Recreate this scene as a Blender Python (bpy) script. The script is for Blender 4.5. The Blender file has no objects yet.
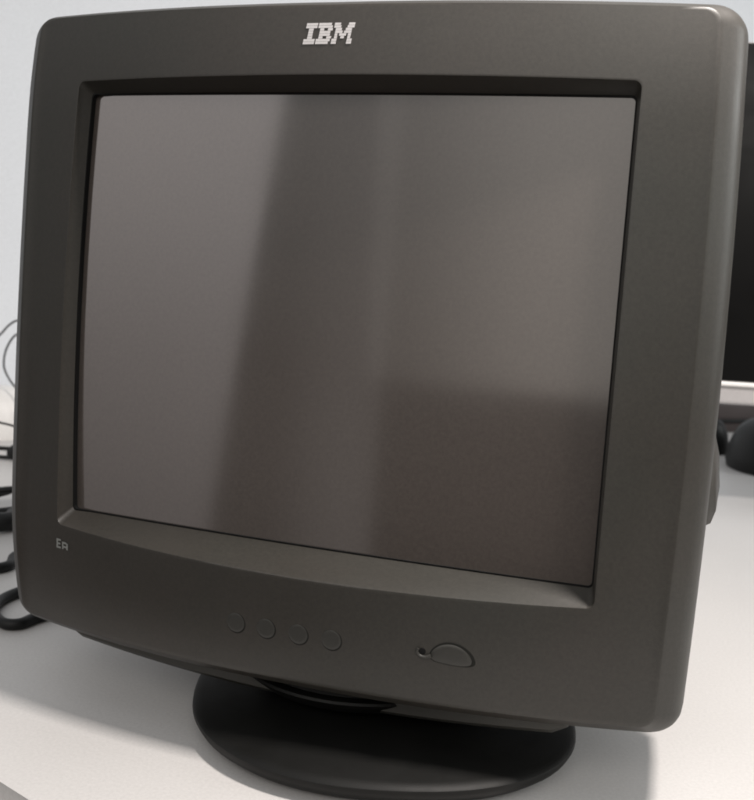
import bpy, bmesh, math, random
from mathutils import Vector, Matrix, Euler
random.seed(4)
scene = bpy.context.scene
COL = scene.collection
PI = math.pi

# ------------------------------------------------------------------ materials
def mat(name, col, rough=0.5, spec=0.5, coat=0.0, coat_rough=0.1, metal=0.0,
        grain=0.0, grain_scale=900.0, mottled=0.0, mott_scale=9.0, ior=1.5, col2=None, speck=0.10):
    m = bpy.data.materials.new(name); m.use_nodes = True
    nt = m.node_tree; b = nt.nodes['Principled BSDF']
    b.inputs['Roughness'].default_value = rough
    b.inputs['Metallic'].default_value = metal
    b.inputs['Specular IOR Level'].default_value = spec
    b.inputs['IOR'].default_value = ior
    b.inputs['Coat Weight'].default_value = coat
    b.inputs['Coat Roughness'].default_value = coat_rough
    tc = nt.nodes.new('ShaderNodeTexCoord')
    n = nt.nodes.new('ShaderNodeTexNoise'); n.inputs['Scale'].default_value = mott_scale
    n.inputs['Detail'].default_value = 5.0
    nt.links.new(tc.outputs['Object'], n.inputs['Vector'])
    r = nt.nodes.new('ShaderNodeMix'); r.data_type = 'RGBA'
    c2 = col2 or tuple(c * (1 - mottled) for c in col)
    r.inputs['A'].default_value = (*c2, 1); r.inputs['B'].default_value = (*col, 1)
    mr = nt.nodes.new('ShaderNodeMapRange')
    mr.inputs['From Min'].default_value = 0.35; mr.inputs['From Max'].default_value = 0.65
    nt.links.new(n.outputs['Fac'], mr.inputs['Value'])
    nt.links.new(mr.outputs['Result'], r.inputs['Factor'])
    n3 = nt.nodes.new('ShaderNodeTexNoise'); n3.inputs['Scale'].default_value = 420.0
    n3.inputs['Detail'].default_value = 6.0; n3.inputs['Roughness'].default_value = 0.7
    nt.links.new(tc.outputs['Object'], n3.inputs['Vector'])
    m3 = nt.nodes.new('ShaderNodeMapRange')
    m3.inputs['From Min'].default_value = 0.3; m3.inputs['From Max'].default_value = 0.7
    m3.inputs['To Min'].default_value = 1 - speck; m3.inputs['To Max'].default_value = 1 + speck * 0.6
    nt.links.new(n3.outputs['Fac'], m3.inputs['Value'])
    vm = nt.nodes.new('ShaderNodeVectorMath'); vm.operation = 'SCALE'
    nt.links.new(r.outputs['Result'], vm.inputs[0]); nt.links.new(m3.outputs['Result'], vm.inputs['Scale'])
    nt.links.new(vm.outputs[0], b.inputs['Base Color'])
    # handling marks: the sheen varies a little over the surface
    n2 = nt.nodes.new('ShaderNodeTexNoise'); n2.inputs['Scale'].default_value = mott_scale * 2.3
    n2.inputs['Detail'].default_value = 8.0; n2.inputs['Distortion'].default_value = 0.6
    nt.links.new(tc.outputs['Object'], n2.inputs['Vector'])
    m2 = nt.nodes.new('ShaderNodeMapRange')
    m2.inputs['From Min'].default_value = 0.3; m2.inputs['From Max'].default_value = 0.7
    m2.inputs['To Min'].default_value = rough * 0.88; m2.inputs['To Max'].default_value = min(1, rough * 1.14)
    nt.links.new(n2.outputs['Fac'], m2.inputs['Value']); nt.links.new(m2.outputs['Result'], b.inputs['Roughness'])
    if grain > 0:
        g = nt.nodes.new('ShaderNodeTexNoise'); g.inputs['Scale'].default_value = grain_scale
        g.inputs['Detail'].default_value = 3.0
        nt.links.new(tc.outputs['Object'], g.inputs['Vector'])
        bp = nt.nodes.new('ShaderNodeBump'); bp.inputs['Strength'].default_value = grain
        bp.inputs['Distance'].default_value = 0.0004
        nt.links.new(g.outputs['Fac'], bp.inputs['Height'])
        nt.links.new(bp.outputs['Normal'], b.inputs['Normal'])
    return m

M_CASE  = mat('charcoal_plastic', (0.0285, 0.0290, 0.0242), 0.46, 0.52, grain=0.09, grain_scale=1500, speck=0.22, col2=(0.036, 0.0305, 0.0255), mott_scale=3.5)
M_LOW   = mat('charcoal_plastic_rear', (0.040, 0.039, 0.034), 0.5, 0.4, grain=0.25, mottled=0.1)
M_BASE  = mat('black_plastic_stand', (0.006, 0.006, 0.0055), 0.5, 0.25, grain=0.2, mottled=0.15)
M_MATTE  = mat('matte_black', (0.006, 0.006, 0.006), 0.7, 0.2)
M_GROOV = mat('dark_groove', (0.014, 0.014, 0.012), 0.7, 0.2)
M_BTN   = mat('button_plastic', (0.032, 0.031, 0.027), 0.46, 0.50, grain=0.07, grain_scale=1500, mottled=0.1)
M_GLASS = mat('crt_glass', (0.084, 0.0708, 0.0635), 0.09, 0.5, mottled=0.05, mott_scale=5, ior=2.1, speck=0.14)
M_LOGO  = mat('silver_white_print', (0.62, 0.60, 0.60), 0.4, 0.5, mottled=0.05)
M_PRINT = mat('grey_print', (0.22, 0.225, 0.215), 0.5, 0.4)
M_WALL  = mat('painted_wall', (0.83, 0.86, 0.90), 0.85, 0.2, grain=0.3, grain_scale=120, mottled=0.025, mott_scale=2.2)
M_DESK  = mat('laminate_desk', (0.55, 0.536, 0.526), 0.42, 0.40, grain=0.10, grain_scale=500, mottled=0.05, mott_scale=3.0)
M_BLK   = mat('black_rubber', (0.007, 0.0072, 0.0072), 0.5, 0.28)
M_WIRE  = mat('grey_wire', (0.06, 0.06, 0.065), 0.5, 0.4)
M_LCD   = mat('black_lcd_panel', (0.003, 0.003, 0.003), 0.5, 0.12)
M_SILV  = mat('silver_plastic', (0.50, 0.48, 0.48), 0.35, 0.5, mottled=0.06)
M_SILVH = mat('light_silver_edge', (0.86, 0.84, 0.82), 0.3, 0.6)
M_WHT   = mat('white_plastic', (0.82, 0.80, 0.78), 0.4, 0.5, mottled=0.05)
M_STRIP  = mat('dark_grey_strip', (0.075, 0.060, 0.058), 0.6, 0.3, mottled=0.15)

# ------------------------------------------------------------------ helpers
def link(name, bm, m, parent=None, smooth=True, angle=40):
    me = bpy.data.meshes.new(name)
    bmesh.ops.recalc_face_normals(bm, faces=bm.faces)
    bm.to_mesh(me); bm.free()
    o = bpy.data.objects.new(name, me); COL.objects.link(o)
    me.materials.append(m)
    if smooth:
        for p in me.polygons: p.use_smooth = True
        me.set_sharp_from_angle(angle=math.radians(angle))
    if parent:
        o.parent = parent
        o.matrix_parent_inverse = Matrix.Translation(-chain_loc(parent))
    return o
def chain_loc(p):
    v = Vector(p.location)
    while p.parent:
        # part meshes carry world coordinates and sit at their parent's inverse
        v = Vector((0, 0, 0)); break
    return v
def thing(name, label, cat, loc=(0, 0, 0), group=None):
    o = bpy.data.objects.new(name, None); COL.objects.link(o)
    o.location = loc; o.empty_display_size = 0.05
    o['label'] = label; o['category'] = cat
    if group: o['group'] = group
    return o
def tag(o, label, cat, group=None):
    o['label'] = label; o['category'] = cat
    if group: o['group'] = group
    return o
def loft(bm, loops, closed=True, cap0=False, cap1=False):
    rows = [[bm.verts.new(p) for p in L] for L in loops]
    n = len(rows[0])
    for a, b in zip(rows, rows[1:]):
        for i in range(n if closed else n - 1):
            j = (i + 1) % n
            bm.faces.new((a[i], a[j], b[j], b[i]))
    if cap0: bm.faces.new(rows[0])
    if cap1: bm.faces.new(list(reversed(rows[-1])))
    return rows
def tube(bm, pts, r, seg=10, cap=True):
    pts = [Vector(p) for p in pts]
    rr = r if isinstance(r, (list, tuple)) else [r] * len(pts)
    prev = None; loops = []
    for i, p in enumerate(pts):
        t = (pts[min(i + 1, len(pts) - 1)] - pts[max(i - 1, 0)]).normalized()
        if prev is None:
            up = Vector((0, 0, 1)) if abs(t.z) < .9 else Vector((1, 0, 0))
            n = t.cross(up).normalized()
        else:
            n = (prev - t * prev.dot(t)).normalized()
        prev = n; b = t.cross(n)
        loops.append([p + (n * math.cos(a) + b * math.sin(a)) * rr[i] for a in [2 * PI * k / seg for k in range(seg)]])
    loft(bm, loops, cap0=cap, cap1=cap)
def spline(ctrl, n=14):
    c = [Vector(p) for p in ctrl]; c = [c[0] * 2 - c[1]] + c + [c[-1] * 2 - c[-2]]
    out = []
    for i in range(1, len(c) - 2):
        for k in range(n):
            t = k / n; a, b, d, e = c[i - 1], c[i], c[i + 1], c[i + 2]
            out.append(0.5 * ((2 * b) + (d - a) * t + (2 * a - 5 * b + 4 * d - e) * t * t + (-a + 3 * b - 3 * d + e) * t ** 3))
    out.append(c[-2]); return out
def rbox(bm, x0, x1, y0, y1, z0, z1, r=0.002, seg=3, xf=None):
    g = bmesh.ops.create_cube(bm, size=1)['verts']
    for v in g:
        v.co = Vector((x0 + (v.co.x + .5) * (x1 - x0), y0 + (v.co.y + .5) * (y1 - y0), z0 + (v.co.z + .5) * (z1 - z0)))
    es = list({e for v in g for e in v.link_edges})
    res = bmesh.ops.bevel(bm, geom=es, offset=r, segments=seg, affect='EDGES', profile=.5)
    if xf:
        for v in bm.verts: v.co = xf @ v.co

# ------------------------------------------------------------------ CRT monitor, local frame of its front
HC = 0.275
TILT = Matrix.Rotation(-math.radians(4.0), 4, 'X')
def L(x, y, z):                         # bezel frame -> world
    return (TILT @ Vector((x, y, z))) + Vector((0, 0, HC))
W2, ZT, ZB = 0.222, 0.1962, -0.2175
def bowf(x, z):
    b = 0.031 - 0.006 * z / 0.2
    lo, hi = max(0, -0.128 - z), max(0, z - 0.135)
    return -b * (1 - min(1.0, (x / W2) ** 2)) + 1.3 * lo * lo + 1.1 * hi * hi
def on_face(x, z, d=0.0):
    return L(x, bowf(x, z) - d, z)

NS, NC = 36, 10
def rr_loop(xl, xr, zt, zb, rad, bulge=0.0, skew=0.0):
    """rounded rectangle in x/z, counter-clockwise, constant vertex count"""
    pts = []
    corners = [(xr - rad, zb + rad, -PI / 2), (xr - rad, zt - rad, 0), (xl + rad, zt - rad, PI / 2), (xl + rad, zb + rad, PI)]
    for k, (cx, cz, a0) in enumerate(corners):
        for i in range(NC + 1):
            a = a0 + (PI / 2) * i / NC
            pts.append((cx + rad * math.cos(a), cz + rad * math.sin(a)))
        nx, nz, na = corners[(k + 1) % 4]
        e = (nx + rad * math.cos(na), nz + rad * math.sin(na)); s = pts[-1]
        for i in range(1, NS):
            t = i / NS; pts.append((s[0] + (e[0] - s[0]) * t, s[1] + (e[1] - s[1]) * t))
    out = []
    cxm, czm = (xl + xr) / 2, (zt + zb) / 2; hw, hh = (xr - xl) / 2, (zt - zb) / 2
    for x, z in pts:
        t = max(-1, min(1, (z - czm) / hh)); u = (x - cxm) / hw
        x2 = x + bulge * u * (1 - t * t)
        z2 = z * (1 + skew * max(0, -u))
        out.append((x2, z2))
    return out

monitor = thing('crt_monitor', 'large charcoal tube monitor with bowed bezel, switched off screen and round swivel foot', 'monitor', (0.036, 0.070, 0))

SK = 0.013; BG = 0.0045
def bez(grow, y, rad, fade=1.0, gz_top=None, gz_bot=None):
    gt = grow if gz_top is None else gz_top; gb = grow if gz_bot is None else gz_bot
    lp = rr_loop(-W2 - grow - .003, W2 + grow, ZT + gt, ZB - gb, rad, BG, SK)
    return [L(x, y + bowf(x, z) * fade, z) for x, z in lp]
bm = bmesh.new(); loops = []
loops.append(bez(0.0075, 0.112, 0.018, 0.0, 0.001, 0.003))
loops.append(bez(0.0115, 0.080, 0.018, 0.1, 0.002, 0.005))
loops.append(bez(0.0135, 0.050, 0.019, 0.45, 0.004, 0.007))
loops.append(bez(0.0147, 0.028, 0.019, 0.85, 0.0055, 0.009))
R1 = 0.0145
for g, y in [(.0145, .0205), (.0138, .0160), (.0126, .0125), (.0108, .0098), (.0085, .0073), (.0055, .0046), (.0025, .0020), (.0008, .0005), (0, 0)]:
    q = g / R1
    loops.append(bez(g, y, 0.008 + g * 0.7, 1.0, 0.006 * q, 0.0095 * q))
outer = rr_loop(-W2 - .003, W2, ZT, ZB, 0.008, BG, SK)
IL, IR, IT, IB = -0.1845, 0.1845, 0.1542, -0.1464
def warp_in(lp, l_b, r_b):
    out = []
    for x, z in lp:
        t = max(-1, min(1, (z - 0.004) / 0.148))
        k = (l_b if x < 0 else r_b) * (1 - t * t) * abs(x) / .184
        out.append((x + math.copysign(k, x), z))
    return out
inner = warp_in(rr_loop(IL, IR, IT, IB, 0.0045), 0.004, 0.0)
inner = [(x, z - (0.0038 * (1 - (x / .185) ** 2) * max(0, min(1, (-z - .12) / .02)))) for x, z in inner]
for t in (0.04, 0.15, 0.3, 0.5, 0.7, 0.85, 0.97, 0.994):
    loops.append([on_face(ax + (bx - ax) * t, az + (bz - az) * t) for (ax, az), (bx, bz) in zip(outer, inner)])
SXL, SXR, SZT, SZB = -0.1785, 0.1812, 0.1478, -0.1372
gl_edge = warp_in(rr_loop(SXL, SXR, SZT, SZB, 0.003), 0.004, 0.0)
def glass_y(x, z): return 0.0035 - 0.0065 * (1 - (x / 0.18) ** 2) - 0.001 * (1 - ((z - .005) / .145) ** 2)
def gapd(x): return 0.0012 + 0.0025 * max(0, min(1, (-x - .172) / .004))
def mix2(A, B, t, y_of):
    return [L(ax + (bx - ax) * t, y_of(ax + (bx - ax) * t, az + (bz - az) * t), az + (bz - az) * t) for (ax, az), (bx, bz) in zip(A, B)]
# small softened lip, then the sloped recess wall down to the glass
loops.append(mix2(inner, gl_edge, 0.012, lambda x, z: bowf(x, z) + 0.0001))
loops.append(mix2(inner, gl_edge, 0.05, lambda x, z: bowf(x, z) + 0.0009))
for t in (0.4, 0.7, 0.97):
    lp = []
    for (ax, az), (bx, bz) in zip(inner, gl_edge):
        x = ax + (bx - ax) * t; z = az + (bz - az) * t
        y = (bowf(ax, az) + 0.0009) * (1 - (t - .05) / .92) + (glass_y(bx, bz) - gapd(bx)) * ((t - .05) / .92)
        lp.append(L(x, y, z))
    loops.append(lp)
loft(bm, loops)
bezel = link('bezel', bm, M_CASE, monitor, angle=50)

bm = bmesh.new()
def inset(lp, d):
    cx = sum(p[0] for p in lp) / len(lp); cz = sum(p[1] for p in lp) / len(lp)
    return [(x - d * (1 if x > cx else -1) * min(1, abs(x - cx) / .15), z - d * (1 if z > cz else -1) * min(1, abs(z - cz) / .12)) for x, z in lp]
g0 = inset(gl_edge, -0.0004); g1 = inset(gl_edge, 0.0006)
loft(bm, [[L(x, glass_y(x, z) - gapd(x) - .0001, z) for x, z in g0], [L(x, glass_y(x, z) - gapd(x) - .0003, z) for x, z in g1], [L(x, glass_y(x, z) + 0.001, z) for x, z in g1]])
link('screen_gap_shade', bm, M_MATTE, monitor)  # black ring: shade of the gap around the glass, put in as colour

bm = bmesh.new(); NX, NZ = 48, 36; grid = []
for j in range(NZ + 1):
    row = []
    for i in range(NX + 1):
        x = -0.187 + 0.374 * i / NX; z = -0.142 + 0.294 * j / NZ
        row.append(bm.verts.new(L(x, glass_y(x, z), z)))
    grid.append(row)
for j in range(NZ):
    for i in range(NX):
        bm.faces.new((grid[j][i], grid[j][i + 1], grid[j + 1][i + 1], grid[j + 1][i]))
link('screen', bm, M_GLASS, monitor)

# rear shell
bm = bmesh.new(); loops = []
for y, hw, zt, zb, r in [(0.060, .226, .188, -.205, .024), (0.085, .2255, .187, -.204, .026), (0.12, .222, .182, -.20, .03), (0.17, .214, .172, -.195, .035),
                         (0.24, .196, .150, -.185, .04), (0.32, .172, .122, -.17, .045), (0.40, .150, .098, -.15, .045), (0.425, .142, .09, -.14, .04), (0.430, .125, .075, -.12, .035)]:
    loops.append([L(x, y, z) for x, z in rr_loop(-hw, hw, zt, zb, r)])
loft(bm, loops, cap0=True, cap1=True)
shell = link('rear_shell', bm, M_LOW, monitor)
for s in (-1, 1):                      # flared grips low on each side of the shell
    bm = bmesh.new(); loops = []
    for z, o, y0, y1 in [(-0.015, .222, .10, .16), (-0.04, .2335, .09, .19), (-0.072, .2415, .085, .21), (-0.097, .2440, .085, .215), (-0.106, .2415, .088, .212), (-0.114, .231, .095, .205), (-.118, .218, .10, .2)]:
        loops.append([L(s * .205, y0, z), L(s * (o - .005), y0, z), L(s * o, y0 + .006, z), L(s * (o - .001), y1 - .01, z), L(s * (o - .008), y1, z), L(s * .205, y1, z)])
    loft(bm, loops, cap0=True, cap1=True)
    link('side_grip', bm, M_CASE, monitor)
# lower shell: curved chin under the bezel
bm = bmesh.new()
def chin_z(x):
    t = x / 0.176; return -0.2335 - 0.0125 * (1 - t * t)
xs = [-.186 + .358 * i / 40 for i in range(41)]
secs = []
for i, x in enumerate(xs):
    xc = x; zb = chin_z(min(max(x, -.181), .181))
    if i in (0, 40): zb += .004
    secs.append([L(xc, .010, -.195), L(xc, .012, zb + .004), L(xc, .0155, zb + .001), L(xc, .020, zb), L(xc, .11, zb + .012), L(xc, .16, -.20), L(xc, .16, -.19)])
loft(bm, secs, cap0=True, cap1=True)
link('lower_shell', bm, M_LOW, monitor)

# logo with eight stripes
def stripes(bm, quads_at, x0, z0, w, h, slant=0.0, n=8, gap=0.09, thick=0.00035):
    for k in range(n):
        za = z0 + h * (k + gap / 2) / n; zb = z0 + h * (k + 1 - gap / 2) / n
        f = (k + 0.5) / n
        for a, b in quads_at(f, k):
            xa, xb = x0 + a * w, x0 + b * w
            vs = [on_face(X + slant * (Z - z0), Z, D) for D in (0.0002, thick) for X, Z in ((xa, za), (xb, za), (xb, zb), (xa, zb))]
            v = [bm.verts.new(p) for p in vs]
            for idx in ((4, 5, 6, 7), (0, 1, 5, 4), (1, 2, 6, 5), (2, 3, 7, 6), (3, 0, 4, 7)):
                bm.faces.new([v[i] for i in idx])
def glyph_I(f, k):
    return [(0, 1)] if k in (0, 1, 6, 7) else [(.29, .71)]
def glyph_B(f, k):
    return {0: [(0, .86)], 1: [(0, .95)], 2: [(.15, .42), (.68, 1)], 3: [(.15, .88)], 4: [(.15, .88)], 5: [(.15, .42), (.68, 1)], 6: [(0, .95)], 7: [(0, .86)]}[k]
def glyph_M(f, k):
    return {0: [(0, .24), (.76, 1)], 1: [(0, .24), (.76, 1)], 2: [(.10, .24), (.41, .59), (.76, .90)], 3: [(.10, .24), (.33, .67), (.76, .90)],
            4: [(.10, .46), (.54, .90)], 5: [(.10, .40), (.60, .90)], 6: [(0, .34), (.66, 1)], 7: [(0, .30), (.70, 1)]}[k]
bm = bmesh.new(); LX, LZ, LH = -0.0157, 0.1722, 0.0129
stripes(bm, glyph_I, LX, LZ, .0072, LH, .12)
stripes(bm, glyph_B, LX + .0080, LZ, .0095, LH, .12)
stripes(bm, lambda f, k: [(a, b) for a, b in glyph_M(f, k)], LX + .0182, LZ, .0128, LH, .12)
link('logo', bm, M_LOGO, monitor, smooth=False)

# tiny two-character mark low left on the bezel
bm = bmesh.new()
def bar(xa, xb, za, zb):
    vs = [bm.verts.new(on_face(X, Z, D)) for D in (0.0001, 0.0004) for X, Z in ((xa, za), (xb, za), (xb, zb), (xa, zb))]
    for idx in ((4, 5, 6, 7), (0, 1, 5, 4), (1, 2, 6, 5), (2, 3, 7, 6), (3, 0, 4, 7)): bm.faces.new([vs[i] for i in idx])
ex, ez = -0.1845, -0.1632
bar(ex, ex + .0014, ez, ez + .0066); bar(ex + .0014, ex + .0042, ez, ez + .0013); bar(ex + .0014, ex + .0038, ez + .0027, ez + .0039); bar(ex + .0014, ex + .0042, ez + .0053, ez + .0066)
nx = ex + .0056
bar(nx, nx + .0014, ez, ez + .0052); bar(nx + .0014, nx + .0042, ez + .0039, ez + .0052); bar(nx + .0042, nx + .0057, ez, ez + .0046); bar(nx + .0014, nx + .0042, ez + .0012, ez + .0024)
link('badge', bm, M_PRINT, monitor, smooth=False)

# menu buttons
def disc(bm, cx, cz, prof, seg=32, sx=1.0, sz=1.0):
    loops = []
    for r, d in prof:
        loops.append([on_face(cx + sx * r * math.cos(2 * PI * k / seg), cz + sz * r * math.sin(2 * PI * k / seg), d) for k in range(seg)])
    loft(bm, loops, cap1=True)
for cx in (-0.0335, -0.0122, 0.0098, 0.0316):
    bm = bmesh.new()
    disc(bm, cx, -0.1855, [(.0062, -.001), (.0063, .0001), (.0060, .00025), (.0042, .0003), (.0020, .0003), (.0008, .0003)])
    b = link('button', bm, M_BTN, monitor)
    bm = bmesh.new(); disc(bm, cx + .0004, -0.1859, [(.0067, .00002), (.0066, .00012), (.0058, .00012)])
    link('button_gap', bm, M_GROOV, b)
# power button: leaf shape with a curled tail
bm = bmesh.new()
pc = (0.1055, -0.1850)
def leaf(s, n=40):   # domed top, flatter underside
    out = []
    for k in range(n):
        a = 2 * PI * k / n
        x = 0.0122 * s * math.cos(a); z = 0.0066 * s * math.sin(a)
        z = (z * 1.15 if z > 0 else z * .8); z += -0.0016 * (x / .012) ** 2 + 0.0006 * (-x / .014)
        out.append((pc[0] + x, pc[1] + z))
    return out
loft(bm, [[on_face(x, z, d) for x, z in leaf(s)] for s, d in ((1, -.0005), (1, .0002), (.97, .0004), (.75, .0006), (.4, .0007), (.1, .0007))], cap1=True)
pb = link('power_button', bm, M_BTN, monitor)
bm = bmesh.new()
loft(bm, [[on_face(x + .0007, z + .0004, d) for x, z in leaf(s)] for s, d in ((1.13, .00004), (1.12, .0002), (.95, .0002))])
link('button_gap', bm, M_GROOV, pb)
bm = bmesh.new()
tp = spline([(pc[0] - .0118, pc[1] - .0008), (pc[0] - .0150, pc[1] - .0022), (pc[0] - .0185, pc[1] - .0024), (pc[0] - .0203, pc[1] - .0002), (pc[0] - .0198, pc[1] + .0022)] if False else
            [(pc[0] - .0118, pc[1] - .0008, 0), (pc[0] - .0150, pc[1] - .0022, 0), (pc[0] - .0185, pc[1] - .0018, 0), (pc[0] - .0203, pc[1] + .0005, 0), (pc[0] - .0196, pc[1] + .0028, 0)], 6)
nT = len(tp)
tube(bm, [on_face(p[0], p[1], .0003) for p in tp], [.0014 - .0005 * i / nT for i in range(nT)])
link('button_tail', bm, M_BTN, pb)
bm = bmesh.new(); disc(bm, pc[0] - .0172, pc[1] + .0012, [(.0021, .0001), (.0019, .0004), (.0008, .0004)])
link('indicator_hole', bm, M_MATTE, pb)

# swivel bowl and foot
BX, BY = 0.036, 0.070
def sup(a, n): 
    c, s = math.cos(a), math.sin(a)
    return (abs(c) ** n + abs(s) ** n) ** (-1.0 / n)
def flat(a, k):
    d = (a - 0.30 + PI) % (2 * PI) - PI
    return 1 - k * math.exp(-(d / 0.55) ** 2)
def ring(r, z, n=2.0, rot=0.35, cx=BX, cy=BY, seg=96, k_=0.0):
    if n > 2.05: r_ = r; return [Vector((p.x * flat(a, .11) + cx * (1 - flat(a, .11)), p.y * flat(a, .11) + cy * (1 - flat(a, .11)), z)) for p, a in zip(ring0(r, z, n, rot, cx, cy, seg), [2 * PI * q / seg for q in range(seg)])]
    return ring0(r, z, n, rot, cx, cy, seg)
def ring0(r, z, n=2.0, rot=0.35, cx=BX, cy=BY, seg=96):
    return [Vector((cx + r * sup(2 * PI * k / seg - rot, n) * math.cos(2 * PI * k / seg), cy + r * sup(2 * PI * k / seg - rot, n) * math.sin(2 * PI * k / seg), z)) for k in range(seg)]
bm = bmesh.new()
loft(bm, [ring(r, z, n) for r, z, n in [(.118, .0, 2.2), (.126, .0004, 2.2), (.133, .003, 2.25), (.1385, .0075, 2.25), (.1408, .0115, 2.25), (.1405, .0140, 2.25), (.1385, .0158, 2.25), (.134, .0168, 2.2), (.115, .0195, 2.06), (.09, .022, 2), (.06, .0225, 2), (.02, .0225, 2)]], cap0=True, cap1=True)
foot = link('base', bm, M_BASE, monitor)
bm = bmesh.new()
loft(bm, [ring(r, z, 2, cx=.012, cy=.072) for r, z in [(.05, .0225), (.066, .0235), (.082, .0295), (.091, .0375), (.0925, .039), (.0915, .0405), (.086, .0415), (.08, .052)]], cap1=True)
link('swivel', bm, M_BASE, monitor)

# ------------------------------------------------------------------ desk and wall
def slab(name, poly, z0, z1, m, parent=None, bev=0.0):
    bm = bmesh.new()
    top = [bm.verts.new((x, y, z1)) for x, y in poly]; bot = [bm.verts.new((x, y, z0)) for x, y in poly]
    bm.faces.new(top); bm.faces.new(list(reversed(bot)))
    n = len(poly)
    for i in range(n): bm.faces.new((top[i], bot[i], bot[(i + 1) % n], top[(i + 1) % n]))
    if bev:
        bmesh.ops.recalc_face_normals(bm, faces=bm.faces)
        bmesh.ops.bevel(bm, geom=[e for e in bm.edges if abs(e.verts[0].co.z - e.verts[1].co.z) < 1e-6 and e.verts[0].co.z > z1 - 1e-4], offset=bev, segments=5, affect='EDGES')
    return link(name, bm, m, parent)
wa = Vector((-0.905, 0.811)); wb = Vector((0.24, 1.50)); wd = (wb - wa).normalized(); wn = Vector((-wd.y, wd.x))
fa = Vector((-0.15, -0.148)); fd = Vector((0.945, -0.327)).normalized()
f0 = fa - fd * 0.9; f1 = fa + fd * 1.1
w0 = wa - wd * 0.9; w1 = wb + wd * 1.2
desk = thing('desk', 'pale laminate desk top running to the wall under the big monitor', 'desk', (0.1, 0.4, -0.75))
slab('desk_top', [tuple(f0), tuple(f1), (w1.x, w1.y), (w0.x, w0.y)], -0.028, 0.0, M_DESK, desk, bev=0.020)
wall = None
bm = bmesh.new()
wl = [w0 - wd * 1.5, w1 + wd * 1.5]
q = [(wl[0] + wn * .002), (wl[1] + wn * .002), (wl[1] + wn * .12), (wl[0] + wn * .12)]
top = [bm.verts.new((p.x, p.y, 2.2)) for p in q]; bot = [bm.verts.new((p.x, p.y, -0.9)) for p in q]
bm.faces.new(top); bm.faces.new(bot[::-1])
for i in range(4): bm.faces.new((top[i], bot[i], bot[(i + 1) % 4], top[(i + 1) % 4]))
wall = link('wall', bm, M_WALL, smooth=False); wall['kind'] = 'structure'
tag(wall, 'plain pale grey painted wall behind the desk', 'wall')

# ------------------------------------------------------------------ flat monitor behind, right
fm = thing('flat_monitor', 'black flat screen with silver lower edge standing behind the tube monitor', 'monitor', (0.48, 0.80, 0))
FR = Matrix.Translation((0.48, 0.80, 0)) @ Matrix.Rotation(math.radians(12), 4, 'Z') @ Matrix.Rotation(math.radians(-3), 4, 'X')
X0, X1 = -0.31, 0.31
bm = bmesh.new(); rbox(bm, X0, X1, 0.0, 0.028, 0.150, 0.588, .005, 3, FR); link('panel_case', bm, M_SILV, fm)
bm = bmesh.new(); rbox(bm, X0 + .003, X1 - .003, -0.003, 0.004, 0.1795, 0.585, .0015, 2, FR); link('screen', bm, M_LCD, fm)
bm = bmesh.new(); rbox(bm, X0 + .001, X1 - .001, -0.0055, 0.004, 0.1730, 0.1785, .0015, 3, FR); link('trim_strip', bm, M_SILVH, fm)
bm = bmesh.new(); rbox(bm, -0.035, 0.035, 0.030, 0.048, 0.010, 0.30, .004, 3, FR); link('stand_post', bm, M_SILV, fm)
bm = bmesh.new(); FB = Matrix.Translation((0.48, 0.80, 0)) @ Matrix.Rotation(math.radians(12), 4, 'Z')
rbox(bm, -0.11, 0.11, -0.06, 0.11, 0.0, 0.012, .005, 3, FB); link('stand_foot', bm, M_SILV, fm)

# dark strip along the wall foot, right of the tube monitor
bm = bmesh.new()
ang = math.atan2(wd.y, wd.x)
DX = Matrix.Translation((0.20, 1.462, 0)) @ Matrix.Rotation(ang, 4, 'Z')
rbox(bm, -0.30, 0.55, -0.012, 0.012, 0.0, 0.052, .003, 2, DX)
strip = thing('wall_foot_strip', 'dark grey strip along the foot of the wall, below the flat screen', 'cable duct', (0.20, 1.462, 0))
link('strip_body', bm, M_STRIP, strip)
bm = bmesh.new(); tube(bm, [DX @ Vector((x, -.0155, .022 + .001 * math.sin(x * 20))) for x in [-.29 + .02 * i for i in range(34)]], .0035)
link('cable', bm, M_BLK, strip)

# rounded black mouse-like device
def dome(bm, cx, cy, hx, hy, h, rot, seg=40):
    loops = []
    for k in range(12):
        t = k / 11 * PI / 2 * .98
        zz = h * math.sin(t) ** 1.0; s = math.cos(t) ** 0.62
        if k == 0: s = 0.96
        lp = []
        for i in range(seg):
            a = 2 * PI * i / seg
            x = hx * s * math.cos(a); y = hy * s * math.sin(a)
            lp.append(Vector((cx + x * math.cos(rot) - y * math.sin(rot), cy + x * math.sin(rot) + y * math.cos(rot), zz + (0.0 if k else 0.0))))
        loops.append(lp)
    loft(bm, loops, cap0=True, cap1=True)
ms = thing('computer_mouse', 'rounded black mouse standing on the desk below the flat screen, cut by the right edge', 'mouse', (0.305, 1.17, 0))
bm = bmesh.new(); dome(bm, 0.306, 1.15, .076, .085, .082, .3); link('mouse_body', bm, M_BLK, ms)
bm = bmesh.new(); dome(bm, 0.290, 1.112, .008, .014, .079, .3, 20); link('scroll_wheel', bm, M_MATTE, ms)
# black plug beside it
bm = bmesh.new()
dome(bm, 0.200, 1.235, .034, .026, .058, .2)
pl = link('power_plug', bm, M_BLK); tag(pl, 'stubby black plug half hidden between the tube monitor and the black mouse', 'plug')

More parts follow.
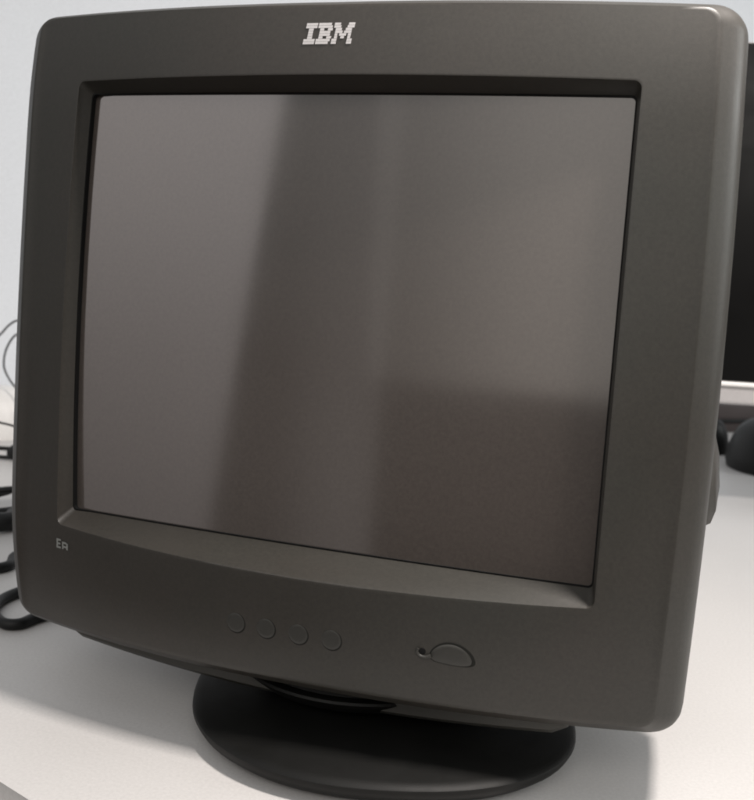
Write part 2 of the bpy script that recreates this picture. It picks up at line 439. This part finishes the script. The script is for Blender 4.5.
# ------------------------------------------------------------------ cables on the left
def cable(name, ctrl, r, m, label, cat='cable', group=None):
    bm = bmesh.new(); tube(bm, spline(ctrl, 14), r, 10)
    o = link(name, bm, m); tag(o, label, cat, group); return o
cable('thin_wire', [(-.90, .66, .003), (-.88, .67, .07), (-.852, .69, .125), (-.815, .70, .160), (-.798, .70, .176), (-.780, .70, .184), (-.75, .70, .176), (-.73, .70, .13), (-.72, .71, .003)], .0016, M_WIRE, 'thin grey wire arching up to the left, the higher of the two wires')
cable('thin_wire', [(-.70, .72, .003), (-.725, .71, .11), (-.75, .70, .16), (-.782, .70, .164), (-.802, .70, .142), (-.808, .70, .115), (-.799, .70, .095), (-.780, .70, .075), (-.75, .70, .04), (-.73, .69, .003)], .0016, M_WIRE, 'thin grey wire bent in a narrow bow beside the tube monitor, below the other')
wt = thing('power_adapter', 'white rounded power adapter lying on the desk at the far left', 'power adapter', (-.835, .73, 0))
bm = bmesh.new(); dome(bm, -.845, .72, .075, .05, .078, .5); link('adapter_body', bm, M_WHT, wt)
bm = bmesh.new(); tube(bm, spline([(-.80, .62, .040), (-.755, .60, .052), (-.735, .60, .049), (-.705, .60, .045), (-.66, .60, .03), (-.62, .62, .004)], 8), .0016); link('lead', bm, M_MATTE, wt)
pg = thing('plug', 'small black plug with two thin leads on the desk left of the tube monitor', 'plug', (-.70, .60, 0))
bm = bmesh.new()
tube(bm, [(-.708, .582, .012), (-.703, .584, .012), (-.697, .587, .013), (-.690, .590, .013), (-.68, .594, .013), (-.672, .597, .013)], [.004, .010, .0125, .013, .013, .008], 14)
link('plug_body', bm, M_BLK, pg)
for dz, dy in ((.017, .004), (.006, -.004)):
    bm = bmesh.new(); tube(bm, [(-.70, .583 + dy, dz), (-.75, .565 + dy, dz + .001), (-.80, .55 + dy, dz - .001)], .003); link('lead', bm, M_BLK, pg)
cable('power_cable', [(-.66, .25, .006), (-.58, .31, .006), (-.528, .344, .006), (-.50, .40, .006), (-.40, .47, .006), (-.3, .5, .006)], .0052, M_BLK, 'black cable, farthest and thinnest of the bundle left of the tube monitor')
cable('power_cable', [(-.60, .20, .012), (-.54, .26, .012), (-.484, .30, .012), (-.49, .345, .012), (-.40, .43, .012), (-.3, .45, .012)], .0105, M_BLK, 'thickest black cable in the middle of the bundle left of the tube monitor')
cable('power_cable', [(-.50, .08, .005), (-.45, .14, .005), (-.40, .190, .005), (-.412, .235, .005), (-.36, .31, .005), (-.30, .33, .005)], .0052, M_BLK, 'black cable next above the hooked loop, left of the tube monitor')
cable('power_cable', [(-.68, .36, .004), (-.60, .375, .005), (-.565, .40, .012), (-.545, .405, .022), (-.52, .43, .010), (-.44, .50, .004)], .0034, M_BLK, 'thin black lead looping over the back of the cable bundle, left of the tube monitor')
cable('power_cable', [(-.64, .31, .010), (-.575, .35, .020), (-.53, .385, .024), (-.50, .43, .014), (-.42, .5, .004)], .0042, M_BLK, 'black lead lying just above the thickest cable of the left bundle')
cable('looped_cable', [(-.31, .20, .005), (-.335, .16, .005), (-.343, .138, .005), (-.342, .112, .005), (-.328, .088, .005), (-.306, .073, .005), (-.293, .077, .005), (-.290, .095, .005), (-.278, .125, .005), (-.24, .18, .005)], .0048, M_BLK, 'black cable bent in a tight loop by the lower left corner of the tube monitor')

# ------------------------------------------------------------------ camera
cam = bpy.data.cameras.new('camera'); co = bpy.data.objects.new('camera', cam); COL.objects.link(co)
E0 = Matrix.Translation((0.2571, -0.6269, 0.0200)) @ Euler((1.4816, -.0709, .3409), 'XYZ').to_matrix().to_4x4()
co.matrix_world = Matrix.Translation((0, 0, HC)) @ TILT @ E0
cam.sensor_fit = 'HORIZONTAL'; cam.sensor_width = 36; cam.lens = 1068.3 / 754 * 36
cam.clip_start = 0.02; cam.clip_end = 60
cam.dof.use_dof = True; cam.dof.focus_distance = 0.66; cam.dof.aperture_fstop = 16
scene.camera = co

# ------------------------------------------------------------------ light
w = bpy.data.worlds.new('World'); scene.world = w; w.use_nodes = True
nt = w.node_tree; bg = nt.nodes['Background']
tc = nt.nodes.new('ShaderNodeTexCoord'); sp = nt.nodes.new('ShaderNodeSeparateXYZ')
nt.links.new(tc.outputs['Generated'], sp.inputs[0])
cr = nt.nodes.new('ShaderNodeValToRGB'); mp = nt.nodes.new('ShaderNodeMapRange')
mp.inputs['From Min'].default_value = -1; mp.inputs['From Max'].default_value = 1
nt.links.new(sp.outputs['Z'], mp.inputs['Value']); nt.links.new(mp.outputs['Result'], cr.inputs['Fac'])
e = cr.color_ramp.elements
e[0].position = 0.0; e[0].color = (.03, .028, .027, 1)
e[1].position = 1.0; e[1].color = (.82, .84, .87, 1)
for p, c in ((0.40, (.05, .045, .042, 1)), (0.50, (.14, .135, .13, 1)), (0.60, (.48, .47, .455, 1)), (0.70, (.90, .885, .87, 1))):
    x = e.new(p); x.color = c
nt.links.new(cr.outputs['Color'], bg.inputs['Color']); bg.inputs['Strength'].default_value = 0.62

def area(name, loc, target, sx, sy, power, col, roll=0.0):
    l = bpy.data.lights.new(name, 'AREA'); l.shape = 'RECTANGLE'; l.size = sx; l.size_y = sy; l.energy = power; l.color = col
    o = bpy.data.objects.new(name, l); COL.objects.link(o); o.location = loc
    q = (Vector(target) - Vector(loc)).to_track_quat('-Z', 'Y')
    o.rotation_euler = (q.to_matrix() @ Matrix.Rotation(roll, 3, 'Z')).to_euler(); return o
area('ceiling_lamp', (0.42, -0.028, 0.97), (0.1, 0.0, 0), 0.12, 0.12, 13.0, (1.0, .93, .875))
def shade(o, u=None, v=None):
    """fall-off of a lamp's own brightness across its face: (from, to, value at from, value at to)"""
    l = o.data; l.use_nodes = True; nt = l.node_tree; em = nt.nodes['Emission']
    g = nt.nodes.new('ShaderNodeNewGeometry'); sp = nt.nodes.new('ShaderNodeSeparateXYZ')
    nt.links.new(g.outputs['Parametric'], sp.inputs[0]); prev = None
    for ax, stops in (('X', u), ('Y', v)):
        if not stops: continue
        cr = nt.nodes.new('ShaderNodeValToRGB'); e = cr.color_ramp.elements
        cr.color_ramp.interpolation = 'EASE'
        for i, (p, val) in enumerate(stops):
            x = e[i] if i < 2 else e.new(p)
            x.position = p; x.color = (val, val, val, 1)
        nt.links.new(sp.outputs[ax], cr.inputs['Fac'])
        if prev is None: prev = cr.outputs['Color']
        else:
            m = nt.nodes.new('ShaderNodeMath'); m.operation = 'MULTIPLY'
            nt.links.new(prev, m.inputs[0]); nt.links.new(cr.outputs['Color'], m.inputs[1]); prev = m.outputs[0]
    nt.links.new(prev, em.inputs['Strength'])
    return o
wl_ = area('reflection_panel_left', (-2.14, -2.5, 0.42), (-2.0, 0.2, 0.30), 1.35, 2.2, 8.5, (1.0, .915, .90), roll=math.radians(-9))  # added unseen lamp; makes the bright left reflection on the screen
shade(wl_, v=[(0.0, .35), (1.0, 1)])
rl_ = area('reflection_panel_right', (0.06, -2.5, 0.88), (0.0, 0.2, 0.30), 1.80, 1.34, 5.0, (1.0, .92, .84))  # added unseen lamp for the paler upper right reflection in the glass
shade(rl_, u=[(0.0, .26), (0.5, .95), (1.0, 1)], v=[(0.0, 1), (1.0, 1)])
rm_ = area('reflection_panel_mid', (-1.15, -2.5, 0.35), (-1.0, 0.2, 0.30), 0.85, 1.7, 1.05, (1.0, .92, .88))  # added faint lamp, fills the reflection between the other two
shade(rm_, u=[(0.0, .05), (0.35, .2), (0.85, 1.0)], v=[(0.0, 1.0), (1.0, .45)])
area('upper_fill_light', (0.35, -2.3, 1.90), (0.1, 0.0, 0.45), 3.3, 0.9, 21, (1.0, .965, .91))  # added fill behind the camera, brightens the top of the bezel
area('side_fill_light', (2.6, 0.75, 1.1), (0.2, 0.2, 0.3), 1.1, 1.2, 28, (.97, 1.0, .99))  # added fill from the right, lightens the side of the bezel

scene.render.engine = 'CYCLES'
scene.cycles.filter_width = 2.1
scene.view_settings.view_transform = 'Standard'; scene.view_settings.look = 'None'
scene.view_settings.exposure = 0; scene.view_settings.gamma = 1
